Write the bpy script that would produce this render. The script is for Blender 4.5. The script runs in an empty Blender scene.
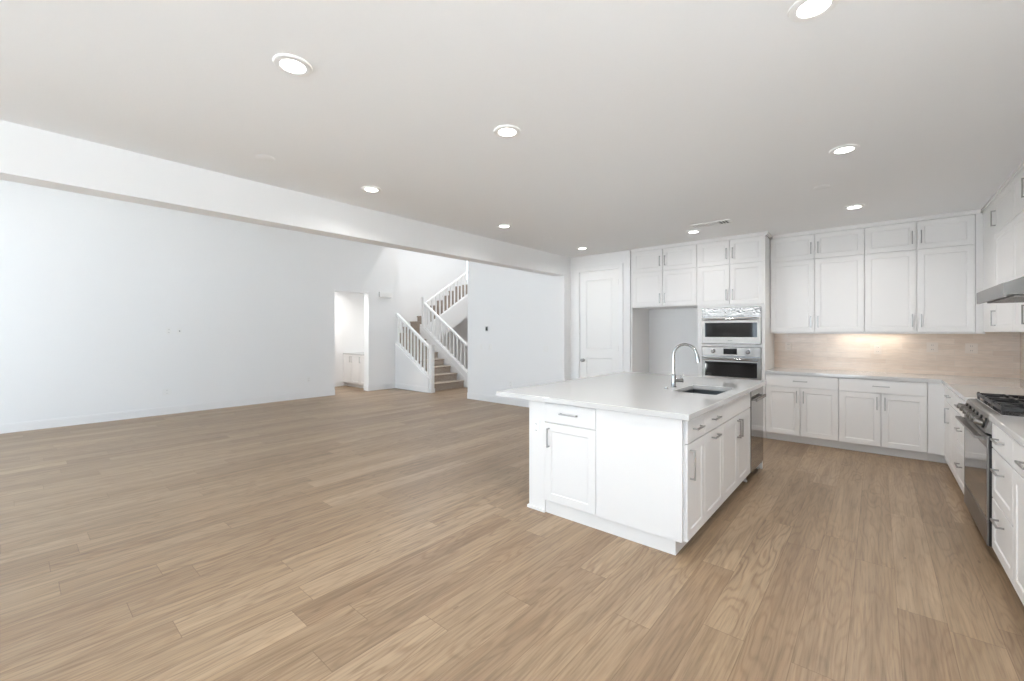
import bpy, bmesh, math, random
from mathutils import Vector, Matrix
from math import pi, sin, cos, radians
random.seed(7)
S = bpy.context.scene
C = S.collection

# ------------------------------------------------------------ camera, sky, daylight, exposure
cam_d = bpy.data.cameras.new('camera'); cam = bpy.data.objects.new('camera', cam_d); C.objects.link(cam)
cam_d.sensor_width = 36; cam_d.lens = 427.3 / 1024 * 36
cam_d.shift_y = -8.3 / 1024
cam_d.clip_start = 0.05
cam.location = (0, 0, 1.42)
cam.rotation_euler = (pi / 2, 0, radians(40.48))
S.camera = cam
S.view_settings.view_transform = 'Standard'; S.view_settings.look = 'None'
S.view_settings.gamma = 1; S.view_settings.use_curve_mapping = False
S.view_settings.exposure = 0.55
S.cycles.use_denoising = True
S.cycles.max_bounces = 10; S.cycles.diffuse_bounces = 8; S.cycles.glossy_bounces = 5
S.cycles.sample_clamp_indirect = 6
W = bpy.data.worlds.new('sky'); S.world = W; W.use_nodes = True
bg = W.node_tree.nodes['Background']; bg.inputs[0].default_value = (0.75, 0.88, 1.0, 1); bg.inputs[1].default_value = 3.7

def area(name, loc, rot, sx, sy, power, col=(1, 1, 1), portal=False):
    l = bpy.data.lights.new(name, 'AREA'); l.shape = 'RECTANGLE'; l.size = sx; l.size_y = sy
    l.energy = power; l.color = col
    if portal: l.cycles.is_portal = True
    o = bpy.data.objects.new(name, l); o.location = loc; o.rotation_euler = rot; C.objects.link(o); return o
# openings towards the garden, behind the camera: x0, x1, z0, z1
REAR = -2.8
WIN = [(-9.1, -4.5, 0.06, 2.6), (-9.0, -4.7, 2.85, 3.5), (-3.15, -0.2, 0.06, 2.38)]
for a, b, c_, d in WIN:
    area('window_daylight', ((a + b) / 2, REAR - .16, (c_ + d) / 2), (pi / 2, 0, 0), b - a, d - c_, 0, portal=True).data.energy = 1
RWIN = [(-1.6, 1.15, 0.95, 2.25)]      # unseen right-wall window, added to brighten the island side and far kitchen
for a, b, c_, d in RWIN:
    area('added_side_daylight', (1.38, (a + b) / 2, (c_ + d) / 2), (pi / 2, 0, pi / 2), b - a, d - c_, 1, portal=True)
# far left wall: high window added to light the stairwell, then the visible one: y0, y1, z0, z1
SWIN = [(6.9, 9.3, 4.25, 5.35), (10.38, 11.3, 3.25, 4.9)]
for a, b, c_, d in SWIN:
    area('stair_daylight', (-11.2, (a + b) / 2, (c_ + d) / 2), (pi / 2, 0, -pi / 2), b - a, d - c_, 1, portal=True)

# high sun from behind the house: it lights the patio outside the windows, whose bounce lights the ceilings
sl = bpy.data.lights.new('sun', 'SUN'); sl.energy = 170; sl.angle = radians(.6); sl.color = (.88, .94, 1)
so = bpy.data.objects.new('sun', sl); so.location = (6, 12, 20); C.objects.link(so)
so.rotation_euler = Vector((0, -.55, -1.15)).to_track_quat('-Z', 'Y').to_euler()

# ------------------------------------------------------------ materials
def mat(name, col, rough=.5, metal=0, spec=.5, bump=None, coat=0):
    m = bpy.data.materials.new(name); m.use_nodes = True
    nt = m.node_tree; b = nt.nodes['Principled BSDF']
    b.inputs['Base Color'].default_value = (*col, 1); b.inputs['Roughness'].default_value = rough
    b.inputs['Metallic'].default_value = metal; b.inputs['Specular IOR Level'].default_value = spec
    b.inputs['Coat Weight'].default_value = coat
    if bump:
        scale, strength, vec = bump
        tc = nt.nodes.new('ShaderNodeTexCoord'); mp = nt.nodes.new('ShaderNodeMapping'); mp.inputs['Scale'].default_value = vec
        n = nt.nodes.new('ShaderNodeTexNoise'); n.inputs['Scale'].default_value = scale; n.inputs['Detail'].default_value = 3
        bp = nt.nodes.new('ShaderNodeBump'); bp.inputs['Strength'].default_value = strength; bp.inputs['Distance'].default_value = .01
        nt.links.new(tc.outputs['Object'], mp.inputs[0]); nt.links.new(mp.outputs[0], n.inputs['Vector'])
        nt.links.new(n.outputs[0], bp.inputs['Height']); nt.links.new(bp.outputs[0], b.inputs['Normal'])
    return m
def emit(name, col, s):
    m = bpy.data.materials.new(name); m.use_nodes = True; nt = m.node_tree
    b = nt.nodes['Principled BSDF']; b.inputs['Base Color'].default_value = (.9, .9, .9, 1)
    b.inputs['Emission Color'].default_value = (*col, 1); b.inputs['Emission Strength'].default_value = s
    return m
M = {}
M['wall'] = mat('wall_paint', (.85, .853, .855), .6, spec=.3, bump=(60, .05, (1, 1, 1)))
M['ceiling'] = mat('ceiling_paint', (.865, .875, .885), .8, spec=.2, bump=(70, .06, (1, 1, 1)))
M['trim'] = mat('trim_paint', (.84, .84, .84), .35)
M['cab'] = mat('cabinet_paint', (.80, .79, .78), .34, bump=(40, .015, (1, 1, 8)))
M['carcass'] = mat('cabinet_box', (.72, .72, .72), .5)
M['door'] = mat('door_paint', (.84, .84, .83), .35)
M['quartz'] = mat('quartz', (.60, .598, .592), .025, spec=.75)
M['nickel'] = mat('satin_nickel', (.40, .395, .39), .28, 1)
M['chrome'] = mat('polished_chrome', (.40, .40, .40), .06, 1)
M['steel'] = mat('brushed_steel', (.25, .236, .222), .36, 1, bump=(30, .05, (1, 1, 30)))
M['darksteel'] = mat('dark_steel', (.36, .36, .37), .2, 1)
M['hoodsteel'] = mat('hood_steel', (.14, .132, .125), .3, 1)
M['film'] = mat('wrinkled_film_steel', (.235, .228, .22), .18, 1, bump=(28, .9, (1, 1, 1)))
M['glass'] = mat('black_oven_glass', (.008, .008, .009), .04, spec=.6)
M['rangeglass'] = mat('dark_mirror_glass', (.30, .29, .28), .05, .9)
M['black'] = mat('black_plastic', (.012, .012, .012), .3)
M['iron'] = mat('cast_iron', (.015, .014, .014), .42, bump=(80, .2, (1, 1, 1)))
M['burner'] = mat('burner_cap', (.02, .02, .02), .5)
M['sink'] = mat('sink_steel', (.22, .235, .25), .32, 1)
M['plastic'] = mat('white_plastic', (.84, .84, .83), .35)
M['tileplate'] = mat('beige_plate', (.74, .65, .57), .35)
M['slot'] = mat('dark_slot', (.10, .10, .10), .6)
M['greyplastic'] = mat('grey_plastic', (.55, .55, .55), .5)
M['lens'] = emit('lamp_lens', (1, .97, .92), 9)
M['led'] = emit('led_strip', (1, .93, .82), 6)
M['display'] = mat('oven_display', (.006, .006, .008), .08)
M['concrete'] = mat('patio_concrete', (.62, .60, .57), .8, bump=(8, .1, (1, 1, 1)))

def N(nt, t, **k):
    n = nt.nodes.new(t)
    for a, v in k.items(): setattr(n, a, v)
    return n
def math_n(nt, op, a, b=None, c=None):
    n = nt.nodes.new('ShaderNodeMath'); n.operation = op
    for i, v in enumerate((a, b, c)):
        if v is None: continue
        if isinstance(v, (int, float)): n.inputs[i].default_value = v
        else: nt.links.new(v, n.inputs[i])
    return n.outputs[0]
def ramp(nt, fac, stops):
    r = nt.nodes.new('ShaderNodeValToRGB'); e = r.color_ramp.elements
    while len(e) < len(stops): e.new(.5)
    for el, (p, c) in zip(e, stops): el.position = p; el.color = (*c, 1)
    nt.links.new(fac, r.inputs[0]); return r.outputs[0]
def mix(nt, mode, fac, a, b):
    m = nt.nodes.new('ShaderNodeMix'); m.data_type = 'RGBA'; m.blend_type = mode
    for s, v in ((m.inputs[0], fac), (m.inputs[6], a), (m.inputs[7], b)):
        if isinstance(v, (int, float)): s.default_value = v
        elif isinstance(v, tuple): s.default_value = (*v, 1)
        else: nt.links.new(v, s)
    return m.outputs[2]

def floor_material():
    m = bpy.data.materials.new('oak_planks'); m.use_nodes = True; nt = m.node_tree; L = nt.links
    b = nt.nodes['Principled BSDF']
    tc = N(nt, 'ShaderNodeTexCoord'); sp = N(nt, 'ShaderNodeSeparateXYZ'); L.new(tc.outputs['Object'], sp.inputs[0])
    x, y = sp.outputs[0], sp.outputs[1]
    PW, PL = .181, 1.52
    u = math_n(nt, 'DIVIDE', math_n(nt, 'ADD', x, 20 * PW + .281 - PW), PW)
    row = math_n(nt, 'FLOOR', u)
    wn = N(nt, 'ShaderNodeTexWhiteNoise', noise_dimensions='1D'); L.new(row, wn.inputs['W'])
    v = math_n(nt, 'DIVIDE', math_n(nt, 'ADD', math_n(nt, 'ADD', y, 30), math_n(nt, 'MULTIPLY', wn.outputs[0], PL)), PL)
    colu = math_n(nt, 'FLOOR', v)
    cb = N(nt, 'ShaderNodeCombineXYZ'); L.new(row, cb.inputs[0]); L.new(colu, cb.inputs[1])
    w2 = N(nt, 'ShaderNodeTexWhiteNoise', noise_dimensions='3D'); L.new(cb.outputs[0], w2.inputs['Vector'])
    rnd = w2.outputs[0]
    cs = N(nt, 'ShaderNodeSeparateXYZ'); L.new(w2.outputs[1], cs.inputs[0])
    # grain coordinates, shifted per plank
    gc = N(nt, 'ShaderNodeCombineXYZ')
    L.new(math_n(nt, 'ADD', math_n(nt, 'MULTIPLY', x, 1.0), math_n(nt, 'MULTIPLY', rnd, 37)), gc.inputs[0])
    L.new(math_n(nt, 'ADD', math_n(nt, 'MULTIPLY', y, .035), math_n(nt, 'MULTIPLY', cs.outputs[1], 23)), gc.inputs[1])
    L.new(math_n(nt, 'MULTIPLY', cs.outputs[2], 11), gc.inputs[2])
    n1 = N(nt, 'ShaderNodeTexNoise'); n1.inputs['Scale'].default_value = 85; n1.inputs['Detail'].default_value = 5; n1.inputs['Roughness'].default_value = .65
    L.new(gc.outputs[0], n1.inputs['Vector'])
    # broad streaks running the length of a board
    gc4 = N(nt, 'ShaderNodeCombineXYZ')
    L.new(math_n(nt, 'ADD', x, math_n(nt, 'MULTIPLY', rnd, 7)), gc4.inputs[0]); L.new(math_n(nt, 'ADD', math_n(nt, 'MULTIPLY', y, .06), math_n(nt, 'MULTIPLY', cs.outputs[1], 13)), gc4.inputs[1])
    n4 = N(nt, 'ShaderNodeTexNoise'); n4.inputs['Scale'].default_value = 16; n4.inputs['Detail'].default_value = 3
    L.new(gc4.outputs[0], n4.inputs['Vector'])
    # cathedral figure: contour lines of a slow noise
    gc2 = N(nt, 'ShaderNodeCombineXYZ')
    L.new(math_n(nt, 'ADD', x, math_n(nt, 'MULTIPLY', rnd, 19)), gc2.inputs[0])
    L.new(math_n(nt, 'ADD', math_n(nt, 'MULTIPLY', y, .13), math_n(nt, 'MULTIPLY', cs.outputs[0], 17)), gc2.inputs[1])
    n2 = N(nt, 'ShaderNodeTexNoise'); n2.inputs['Scale'].default_value = 7.5; n2.inputs['Detail'].default_value = 2.0; n2.inputs['Roughness'].default_value = .45
    L.new(gc2.outputs[0], n2.inputs['Vector'])
    rings = math_n(nt, 'SINE', math_n(nt, 'MULTIPLY', n2.outputs[0], 80))
    rings = math_n(nt, 'POWER', math_n(nt, 'MULTIPLY_ADD', rings, .5, .5), 3.0)
    n3 = N(nt, 'ShaderNodeTexNoise'); n3.inputs['Scale'].default_value = 2.2; n3.inputs['Detail'].default_value = 2
    L.new(gc2.outputs[0], n3.inputs['Vector'])
    base = ramp(nt, rnd, [(0, (.232, .156, .093)), (.35, (.262, .182, .111)), (.7, (.287, .202, .125)), (1, (.330, .238, .153))])
    c1 = mix(nt, 'MULTIPLY', .85, base, ramp(nt, n1.outputs[0], [(.30, (.62, .58, .54)), (.5, (1, 1, 1)), (.72, (1.22, 1.22, 1.22))]))
    c1 = mix(nt, 'MULTIPLY', .8, c1, ramp(nt, n4.outputs[0], [(.32, (.78, .75, .72)), (.52, (1, 1, 1)), (.7, (1.16, 1.15, 1.14))]))
    rf = math_n(nt, 'MULTIPLY', rings, math_n(nt, 'MULTIPLY_ADD', n3.outputs[0], 1.5, -.34))
    c2 = mix(nt, 'MULTIPLY', rf, c1, (.62, .54, .47))
    # small knots / dark flecks
    vc = N(nt, 'ShaderNodeCombineXYZ'); L.new(math_n(nt, 'MULTIPLY', x, 5.5), vc.inputs[0]); L.new(math_n(nt, 'MULTIPLY', y, 1.6), vc.inputs[1])
    vo = N(nt, 'ShaderNodeTexVoronoi'); vo.inputs['Scale'].default_value = 1.0; L.new(vc.outputs[0], vo.inputs['Vector'])
    kn = math_n(nt, 'LESS_THAN', vo.outputs['Distance'], .042)
    c3 = mix(nt, 'MULTIPLY', math_n(nt, 'MULTIPLY', kn, .5), c2, (.35, .26, .2))
    # seams
    fu = math_n(nt, 'FRACT', u); du = math_n(nt, 'MINIMUM', fu, math_n(nt, 'SUBTRACT', 1, fu))
    fv = math_n(nt, 'FRACT', v); dv = math_n(nt, 'MINIMUM', fv, math_n(nt, 'SUBTRACT', 1, fv))
    seam = math_n(nt, 'MAXIMUM', math_n(nt, 'LESS_THAN', du, .0075), math_n(nt, 'LESS_THAN', dv, .0011))
    c4 = mix(nt, 'MULTIPLY', math_n(nt, 'MULTIPLY', seam, .6), c3, (.45, .38, .32))
    L.new(c4, b.inputs['Base Color'])
    b.inputs['Roughness'].default_value = .36
    b.inputs['Specular IOR Level'].default_value = .5
    rr = math_n(nt, 'MULTIPLY_ADD', n1.outputs[0], .16, .30); L.new(rr, b.inputs['Roughness'])
    bp = N(nt, 'ShaderNodeBump'); bp.inputs['Strength'].default_value = .12; bp.inputs['Distance'].default_value = .004
    L.new(math_n(nt, 'SUBTRACT', n1.outputs[0], seam), bp.inputs['Height']); L.new(bp.outputs[0], b.inputs['Normal'])
    return m
M['floor'] = floor_material()

def tile_material():
    m = bpy.data.materials.new('beige_glazed_tile'); m.use_nodes = True; nt = m.node_tree; L = nt.links
    b = nt.nodes['Principled BSDF']
    tc = N(nt, 'ShaderNodeTexCoord'); sp = N(nt, 'ShaderNodeSeparateXYZ'); L.new(tc.outputs['Object'], sp.inputs[0])
    cb = N(nt, 'ShaderNodeCombineXYZ')
    L.new(math_n(nt, 'SUBTRACT', sp.outputs[0], sp.outputs[1]), cb.inputs[0]); L.new(sp.outputs[2], cb.inputs[1])
    br = N(nt, 'ShaderNodeTexBrick'); L.new(cb.outputs[0], br.inputs['Vector'])
    br.inputs['Scale'].default_value = 1; br.inputs['Brick Width'].default_value = .30; br.inputs['Row Height'].default_value = .064
    br.inputs['Mortar Size'].default_value = .0016; br.inputs['Mortar Smooth'].default_value = .1
    br.inputs['Color1'].default_value = (.70, .575, .475, 1); br.inputs['Color2'].default_value = (.78, .665, .565, 1); br.inputs['Mortar'].default_value = (.70, .63, .55, 1)
    n = N(nt, 'ShaderNodeTexNoise'); n.inputs['Scale'].default_value = 9; n.inputs['Detail'].default_value = 3
    mp = N(nt, 'ShaderNodeMapping'); mp.inputs['Scale'].default_value = (1, 6, 1); L.new(cb.outputs[0], mp.inputs[0]); L.new(mp.outputs[0], n.inputs['Vector'])
    c = mix(nt, 'MULTIPLY', .6, br.outputs[0], ramp(nt, n.outputs[0], [(.3, (.86, .84, .82)), (.7, (1.06, 1.06, 1.06))]))
    L.new(c, b.inputs['Base Color']); b.inputs['Roughness'].default_value = .16
    bp = N(nt, 'ShaderNodeBump'); bp.inputs['Strength'].default_value = .35; bp.inputs['Distance'].default_value = .004
    L.new(math_n(nt, 'MULTIPLY_ADD', br.outputs['Fac'], -1.0, math_n(nt, 'MULTIPLY', n.outputs[0], .5)), bp.inputs['Height'])
    L.new(bp.outputs[0], b.inputs['Normal'])
    return m
M['tile'] = tile_material()
def carpet_material():
    m = bpy.data.materials.new('stair_carpet'); m.use_nodes = True; nt = m.node_tree; L = nt.links
    b = nt.nodes['Principled BSDF']; b.inputs['Roughness'].default_value = .95; b.inputs['Specular IOR Level'].default_value = .1
    n = N(nt, 'ShaderNodeTexNoise'); n.inputs['Scale'].default_value = 45; n.inputs['Detail'].default_value = 4
    tc = N(nt, 'ShaderNodeTexCoord'); L.new(tc.outputs['Object'], n.inputs['Vector'])
    L.new(ramp(nt, n.outputs[0], [(.3, (.34, .285, .24)), (.7, (.50, .43, .37))]), b.inputs['Base Color'])
    bp = N(nt, 'ShaderNodeBump'); bp.inputs['Strength'].default_value = .5; bp.inputs['Distance'].default_value = .01
    L.new(n.outputs[0], bp.inputs['Height']); L.new(bp.outputs[0], b.inputs['Normal'])
    return m
M['carpet'] = carpet_material()

# ------------------------------------------------------------ mesh helpers
def BM(): return bmesh.new()
def box(bm, x0, x1, y0, y1, z0, z1, bev=0):
    if x1 < x0: x0, x1 = x1, x0
    if y1 < y0: y0, y1 = y1, y0
    if z1 < z0: z0, z1 = z1, z0
    r = bmesh.ops.create_cube(bm, size=1)
    vs = r['verts']
    for v in vs:
        v.co = Vector((x0 + (v.co.x + .5) * (x1 - x0), y0 + (v.co.y + .5) * (y1 - y0), z0 + (v.co.z + .5) * (z1 - z0)))
    if bev:
        es = list({e for v in vs for e in v.link_edges})
        bmesh.ops.bevel(bm, geom=es, offset=bev, segments=2, affect='EDGES', profile=.6)
    return bm
def prism(bm, pts, axis, a, b):
    """extrude a 2-D outline along an axis between a and b. axis 'x': pts are (y,z); 'y': (x,z); 'z': (x,y)"""
    def co(p, t):
        return {'x': (t, p[0], p[1]), 'y': (p[0], t, p[1]), 'z': (p[0], p[1], t)}[axis]
    A = [bm.verts.new(co(p, a)) for p in pts]; B = [bm.verts.new(co(p, b)) for p in pts]
    n = len(pts)
    fs = [bm.faces.new(A), bm.faces.new(B[::-1])]
    for i in range(n): fs.append(bm.faces.new((A[i], B[i], B[(i + 1) % n], A[(i + 1) % n])))
    bmesh.ops.recalc_face_normals(bm, faces=fs)
    return bm
def lathe(bm, prof, center=(0, 0, 0), axis='z', seg=28):
    """prof: (radius, height) list turned round an axis"""
    rings = []
    for r, h in prof:
        ring = []
        for k in range(seg):
            a = 2 * pi * k / seg
            p = Vector((r * cos(a), r * sin(a), h))
            if axis == 'y': p = Vector((p.x, -h, p.y))
            if axis == 'x': p = Vector((h, p.x, p.y))
            ring.append(bm.verts.new(p + Vector(center)))
        rings.append(ring)
    fs = []
    for a, b in zip(rings, rings[1:]):
        for k in range(seg):
            fs.append(bm.faces.new((a[k], a[(k + 1) % seg], b[(k + 1) % seg], b[k])))
    fs.append(bm.faces.new(rings[0][::-1])); fs.append(bm.faces.new(rings[-1]))
    bmesh.ops.recalc_face_normals(bm, faces=fs)
    return bm
def tube(bm, pts, r, seg=12):
    pts = [Vector(p) for p in pts]; rings = []
    rs = r if isinstance(r, (list, tuple)) else [r] * len(pts)
    up = None
    for i, p in enumerate(pts):
        d = (pts[min(i + 1, len(pts) - 1)] - pts[max(i - 1, 0)]).normalized()
        if up is None: up = d.orthogonal().normalized()
        up = (up - d * up.dot(d)).normalized(); s = d.cross(up)
        rings.append([bm.verts.new(p + (up * cos(2 * pi * k / seg) + s * sin(2 * pi * k / seg)) * rs[i]) for k in range(seg)])
    fs = []
    for a, b in zip(rings, rings[1:]):
        for k in range(seg): fs.append(bm.faces.new((a[k], a[(k + 1) % seg], b[(k + 1) % seg], b[k])))
    fs.append(bm.faces.new(rings[0][::-1])); fs.append(bm.faces.new(rings[-1]))
    bmesh.ops.recalc_face_normals(bm, faces=fs)
    return bm
def obj(name, bm, m, parent=None, smooth=False):
    me = bpy.data.meshes.new(name); bm.to_mesh(me); bm.free()
    me.materials.append(M[m])
    if smooth:
        for p in me.polygons: p.use_smooth = True
        try: me.set_sharp_from_angle(angle=radians(40))
        except Exception: pass
    o = bpy.data.objects.new(name, me); C.objects.link(o)
    if parent: o.parent = parent
    return o
def tag(o, label, cat, group=None):
    o['label'] = label; o['category'] = cat
    if group: o['group'] = group
    return o
def thing(name, label, cat, loc=(0, 0, 0), rz=0, group=None):
    o = bpy.data.objects.new(name, None); o.empty_display_size = .1; C.objects.link(o)
    o.location = loc; o.rotation_euler = (0, 0, rz)
    return tag(o, label, cat, group)
def struct(name, bm, m, parent=None, smooth=False):
    o = obj(name, bm, m, parent, smooth)
    if parent is None: o['kind'] = 'structure'
    return o

# ------------------------------------------------------------ the shell
XL, XK, XR = -9.33, -4.17, 1.20      # left wall, beam face, right wall
YB, YP = 7.15, 6.50                   # kitchen back wall, pantry-door wall
YS = 6.35                             # living-room far wall plane
ZK, ZL, ZS = 2.75, 4.6, 5.6
struct('floor', box(BM(), -11.2, 1.4, REAR - .2, 11.7, -.12, 0), 'floor')
struct('ceiling', box(BM(), XK, XR + .2, REAR - .2, YB + .2, ZK, ZK + .12), 'ceiling')
struct('ceiling_living', box(BM(), XL - .2, XK - .2, REAR - .2, YS, ZL, ZL + .12), 'ceiling')
struct('ceiling_stairwell', box(BM(), -11.2, -6.4, YS + .12, 11.7, ZS, ZS + .12), 'ceiling')
# dropped beam with the taller living-room wall above it
struct('wall_beam', box(BM(), XK - .2, XK, REAR, YS - .05, 2.42, ZL), 'wall')
bm = BM(); box(bm, XL - .2, XL, REAR, 4.75, 0, ZL); box(bm, XL - .2, XL, 5.60, YS + .12, 0, ZL); box(bm, XL - .2, XL, 4.75, 5.60, 2.36, ZL)
struct('wall_left', bm, 'wall')
bm = BM(); xs = sorted({XL - .2, XR + .2} | {w[i] for w in WIN for i in (0, 1)})
def grid_wall(bm, lo, hi, zlo, zhi, holes, put):
    us = sorted({lo, hi} | {h[i] for h in holes for i in (0, 1)}); zs = sorted({zlo, zhi} | {h[i] for h in holes for i in (2, 3)})
    for a, b in zip(us, us[1:]):
        run = None
        for c_, d in zip(zs, zs[1:]):
            um, zm = (a + b) / 2, (c_ + d) / 2
            if any(h[0] < um < h[1] and h[2] < zm < h[3] for h in holes):
                if run: put(a, b, *run); run = None
            else: run = (run[0], d) if run else (c_, d)
        if run: put(a, b, *run)
grid_wall(bm, XL - .2, XR + .2, 0, ZL, WIN, lambda a, b, c_, d: box(bm, a, b, REAR - .2, REAR, c_, d))
struct('wall_rear', bm, 'wall')
bm = BM(); grid_wall(bm, REAR, YB + .2, 0, ZK, RWIN, lambda a, b, c_, d: box(bm, XR, XR + .2, a, b, c_, d))
struct('wall_right', bm, 'wall')
struct('wall_kitchen_back', box(BM(), -3.06, XR, YB, YB + .2, 0, ZK), 'wall')
bm = BM(); D0, D1, DZ = -3.976, -3.238, 2.466
box(bm, -4.37, D0 - .015, YP, YP + .13, 0, ZK); box(bm, D1 + .015, -3.035, YP, YP + .13, 0, ZK); box(bm, D0 - .015, D1 + .015, YP, YP + .13, DZ + .015, ZK)
box(bm, -3.18, -3.035, YP + .13, YB + .2, 0, ZK)
struct('wall_pantry', bm, 'wall')
struct('wall_pantry_inside', box(BM(), -4.37, -3.18, YB + .2, YB + .3, 0, ZK), 'wall')
struct('wall_pier', box(BM(), XK - .2, XK, YS - .05, YP, 0, ZL), 'wall')
struct('wall_partition', box(BM(), -6.67, XK - .2, YS, YS + .12, 0, ZL), 'wall')
struct('wall_header', box(BM(), XL, -6.67, YS, YS + .12, 4.4, ZS), 'wall')
struct('wall_stair_right', box(BM(), -6.67, -6.52, YS + .12, 11.5, 0, ZS), 'wall')
struct('wall_stair_end', box(BM(), -11.2, -6.4, 11.5, 11.7, 0, ZS), 'wall')
bm = BM(); grid_wall(bm, YS + .12, 11.5, 0, ZS, SWIN, lambda a, b, c_, d: box(bm, -11.15, -10.95, a, b, c_, d))
struct('wall_stair_left', bm, 'wall')
# side hall behind the opening in the left wall
struct('wall_hall_back', box(BM(), -10.95, XL - .2, YS, YS + .12, 0, 4.4), 'wall')
struct('wall_hall_left', box(BM(), -10.93, -10.73, 3.4, YS, 0, 2.75), 'wall')
struct('wall_hall_front', box(BM(), -10.93, XL - .2, 3.25, 3.4, 0, 2.75), 'wall')
struct('ceiling_hall', box(BM(), -10.93, XL - .2, 3.25, YS, 2.75, 2.85), 'ceiling')
struct('wall_above_hall', box(BM(), -10.95, XL - .2, YS, YS + .12, 4.4, ZS), 'wall')
# patio outside the windows
bm = BM(); box(bm, -16, 12, REAR - 12, REAR - .2, -.2, -.02); box(bm, XR + .21, 12, REAR - .2, 8, -.2, -.02)
struct('ground', bm, 'concrete')
# window frames (behind the camera)
def frame_y(bm, a, b, z0, z1, y, n, t=.05):
    box(bm, a, b, y, y + .08, z0, z0 + t); box(bm, a, b, y, y + .08, z1 - t, z1)
    for i in range(n + 1):
        x = a + (b - a) * i / n; x0 = min(max(x - t / 2, a), b - t); box(bm, x0, x0 + t, y + .001, y + .079, z0 + t, z1 - t)
for i, (a, b, c_, d) in enumerate(WIN):
    bm = BM(); frame_y(bm, a, b, c_, d, REAR - .12, 4 if i != 1 else 4); struct('window_%d' % (i + 1), bm, 'trim')
for i, (a, b, c_, d) in enumerate(RWIN):
    bm = BM(); t = .05
    for q in ((a, b, c_, c_ + t), (a, b, d - t, d), (a, a + t, c_ + t, d - t), (b - t, b, c_ + t, d - t), ((a + b) / 2 - t / 2, (a + b) / 2 + t / 2, c_ + t, d - t)): box(bm, XR + .08, XR + .14, *q)
    struct('window_6', bm, 'trim')  # frame of the added right-wall window
for i, (a, b, c_, d) in enumerate(SWIN):
    bm = BM(); t = .05
    for q in ((a, b, c_, c_ + t), (a, b, d - t, d), (a, a + t, c_ + t, d - t), (b - t, b, c_ + t, d - t)): box(bm, -11.08, -11.02, *q)
    struct('window_%d' % (i + 4), bm, 'trim')  # the first frame belongs to the added high stairwell window

def baseboard(name, segs):
    """segs: (axis, fixed coordinate, direction into the room, a, b)"""
    bm = BM()
    for ax, f, s, a, b in segs:
        for (t, z0, z1) in ((.014, 0, .115), (.009, .115, .13)):
            if ax == 'x': box(bm, f, f + s * t, a, b, z0, z1)
            else: box(bm, a, b, f, f + s * t, z0, z1)
    struct(name, bm, 'trim')
baseboard('baseboard_left', [('x', XL, 1, REAR, 4.75), ('x', XL, 1, 5.60, YS), ('y', 5.60, -1, XL - .2, XL)])
baseboard('baseboard_partition', [('y', YS, -1, -6.67, XK - .2), ('y', YS - .05, -1, XK - .2, XK), ('x', -6.67, -1, YS, YS + .12)])
baseboard('baseboard_pantry', [('x', XK, 1, YS - .05, YP), ('y', YP, -1, XK + .015, D0 - .085), ('y', YP, -1, D1 + .085, -3.04)])
baseboard('baseboard_hall', [('x', -10.73, 1, 3.4, 5.70)])
baseboard('baseboard_right', [('x', XR, -1, REAR, 2.7)])
baseboard('baseboard_stair', [('x', -10.95, 1, 7.8, 11.5), ('y', 11.5, -1, -10.9, -6.7)])

# pantry door
d1 = thing('door_1', '', '', (D0, YP, 0)); del d1['label'], d1['category']; d1['kind'] = 'structure'
DW = D1 - D0
bm = BM()
def ring_panel(bm, x0, x1, z0, z1, rings, yback, cap=True):
    """front-facing (-y) stepped panel: rings = [(inset, y)...]"""
    prev = None; fs = []
    def rect(i, y): return [bm.verts.new(p) for p in ((x0 + i, y, z0 + i), (x1 - i, y, z0 + i), (x1 - i, y, z1 - i), (x0 + i, y, z1 - i))]
    back = rect(0, yback); fs.append(bm.faces.new(back)); prev = back
    for i, y in rings:
        r = rect(i, y)
        for k in range(4): fs.append(bm.faces.new((prev[k], prev[(k + 1) % 4], r[(k + 1) % 4], r[k])))
        prev = r
    fs.append(bm.faces.new(prev)); bmesh.ops.recalc_face_normals(bm, faces=fs)
y_ = .012
box(bm, 0, .115, y_, y_ + .035, .01, DZ); box(bm, DW - .115, DW, y_, y_ + .035, .01, DZ)
for z0, z1 in ((.01, .24), (.98, 1.12), (2.32, DZ)): box(bm, .115, DW - .115, y_, y_ + .035, z0, z1)
o = obj('door_slab', bm, 'door', d1)
for z0, z1 in ((.24, .98), (1.12, 2.32)):
    bm = BM(); ring_panel(bm, .115, DW - .115, z0, z1, [(0, y_), (.012, y_ + .008), (.022, y_ + .008), (.040, y_ + .004)], y_ + .034)
    obj('door_panel', bm, 'door', d1)
obj('door_knob', lathe(BM(), [(.030, 0), (.030, .008), (.011, .012), (.011, .035), (.024, .042), (.029, .055), (.024, .068), (.008, .072)], (.065, y_, .93), 'y'), 'nickel', d1, True)
for z in (.25, 1.15, 2.05 + .2): obj('hinge', tube(BM(), [(DW + .004, y_ - .006, z - .045), (DW + .004, y_ - .006, z + .045)], .008), 'nickel', d1, True)
bm = BM(); cw, ct = .075, .018
for a, b in ((D0 - .008 - cw, D0 - .008), (D1 + .008, D1 + .008 + cw)):
    box(bm, a, b, YP - ct, YP, 0, DZ + .008 + cw, .003)
box(bm, D0 - .008, D1 + .008, YP - ct, YP, DZ + .008, DZ + .008 + cw, .003)
for a, b in ((D0 - .015, D0 - .005), (D1 + .005, D1 + .015)): box(bm, a, b, YP - .004, YP + .125, 0, DZ + .015)
box(bm, D0 - .005, D1 + .005, YP - .004, YP + .125, DZ + .004, DZ + .015)
struct('trim_1', bm, 'trim')

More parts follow.
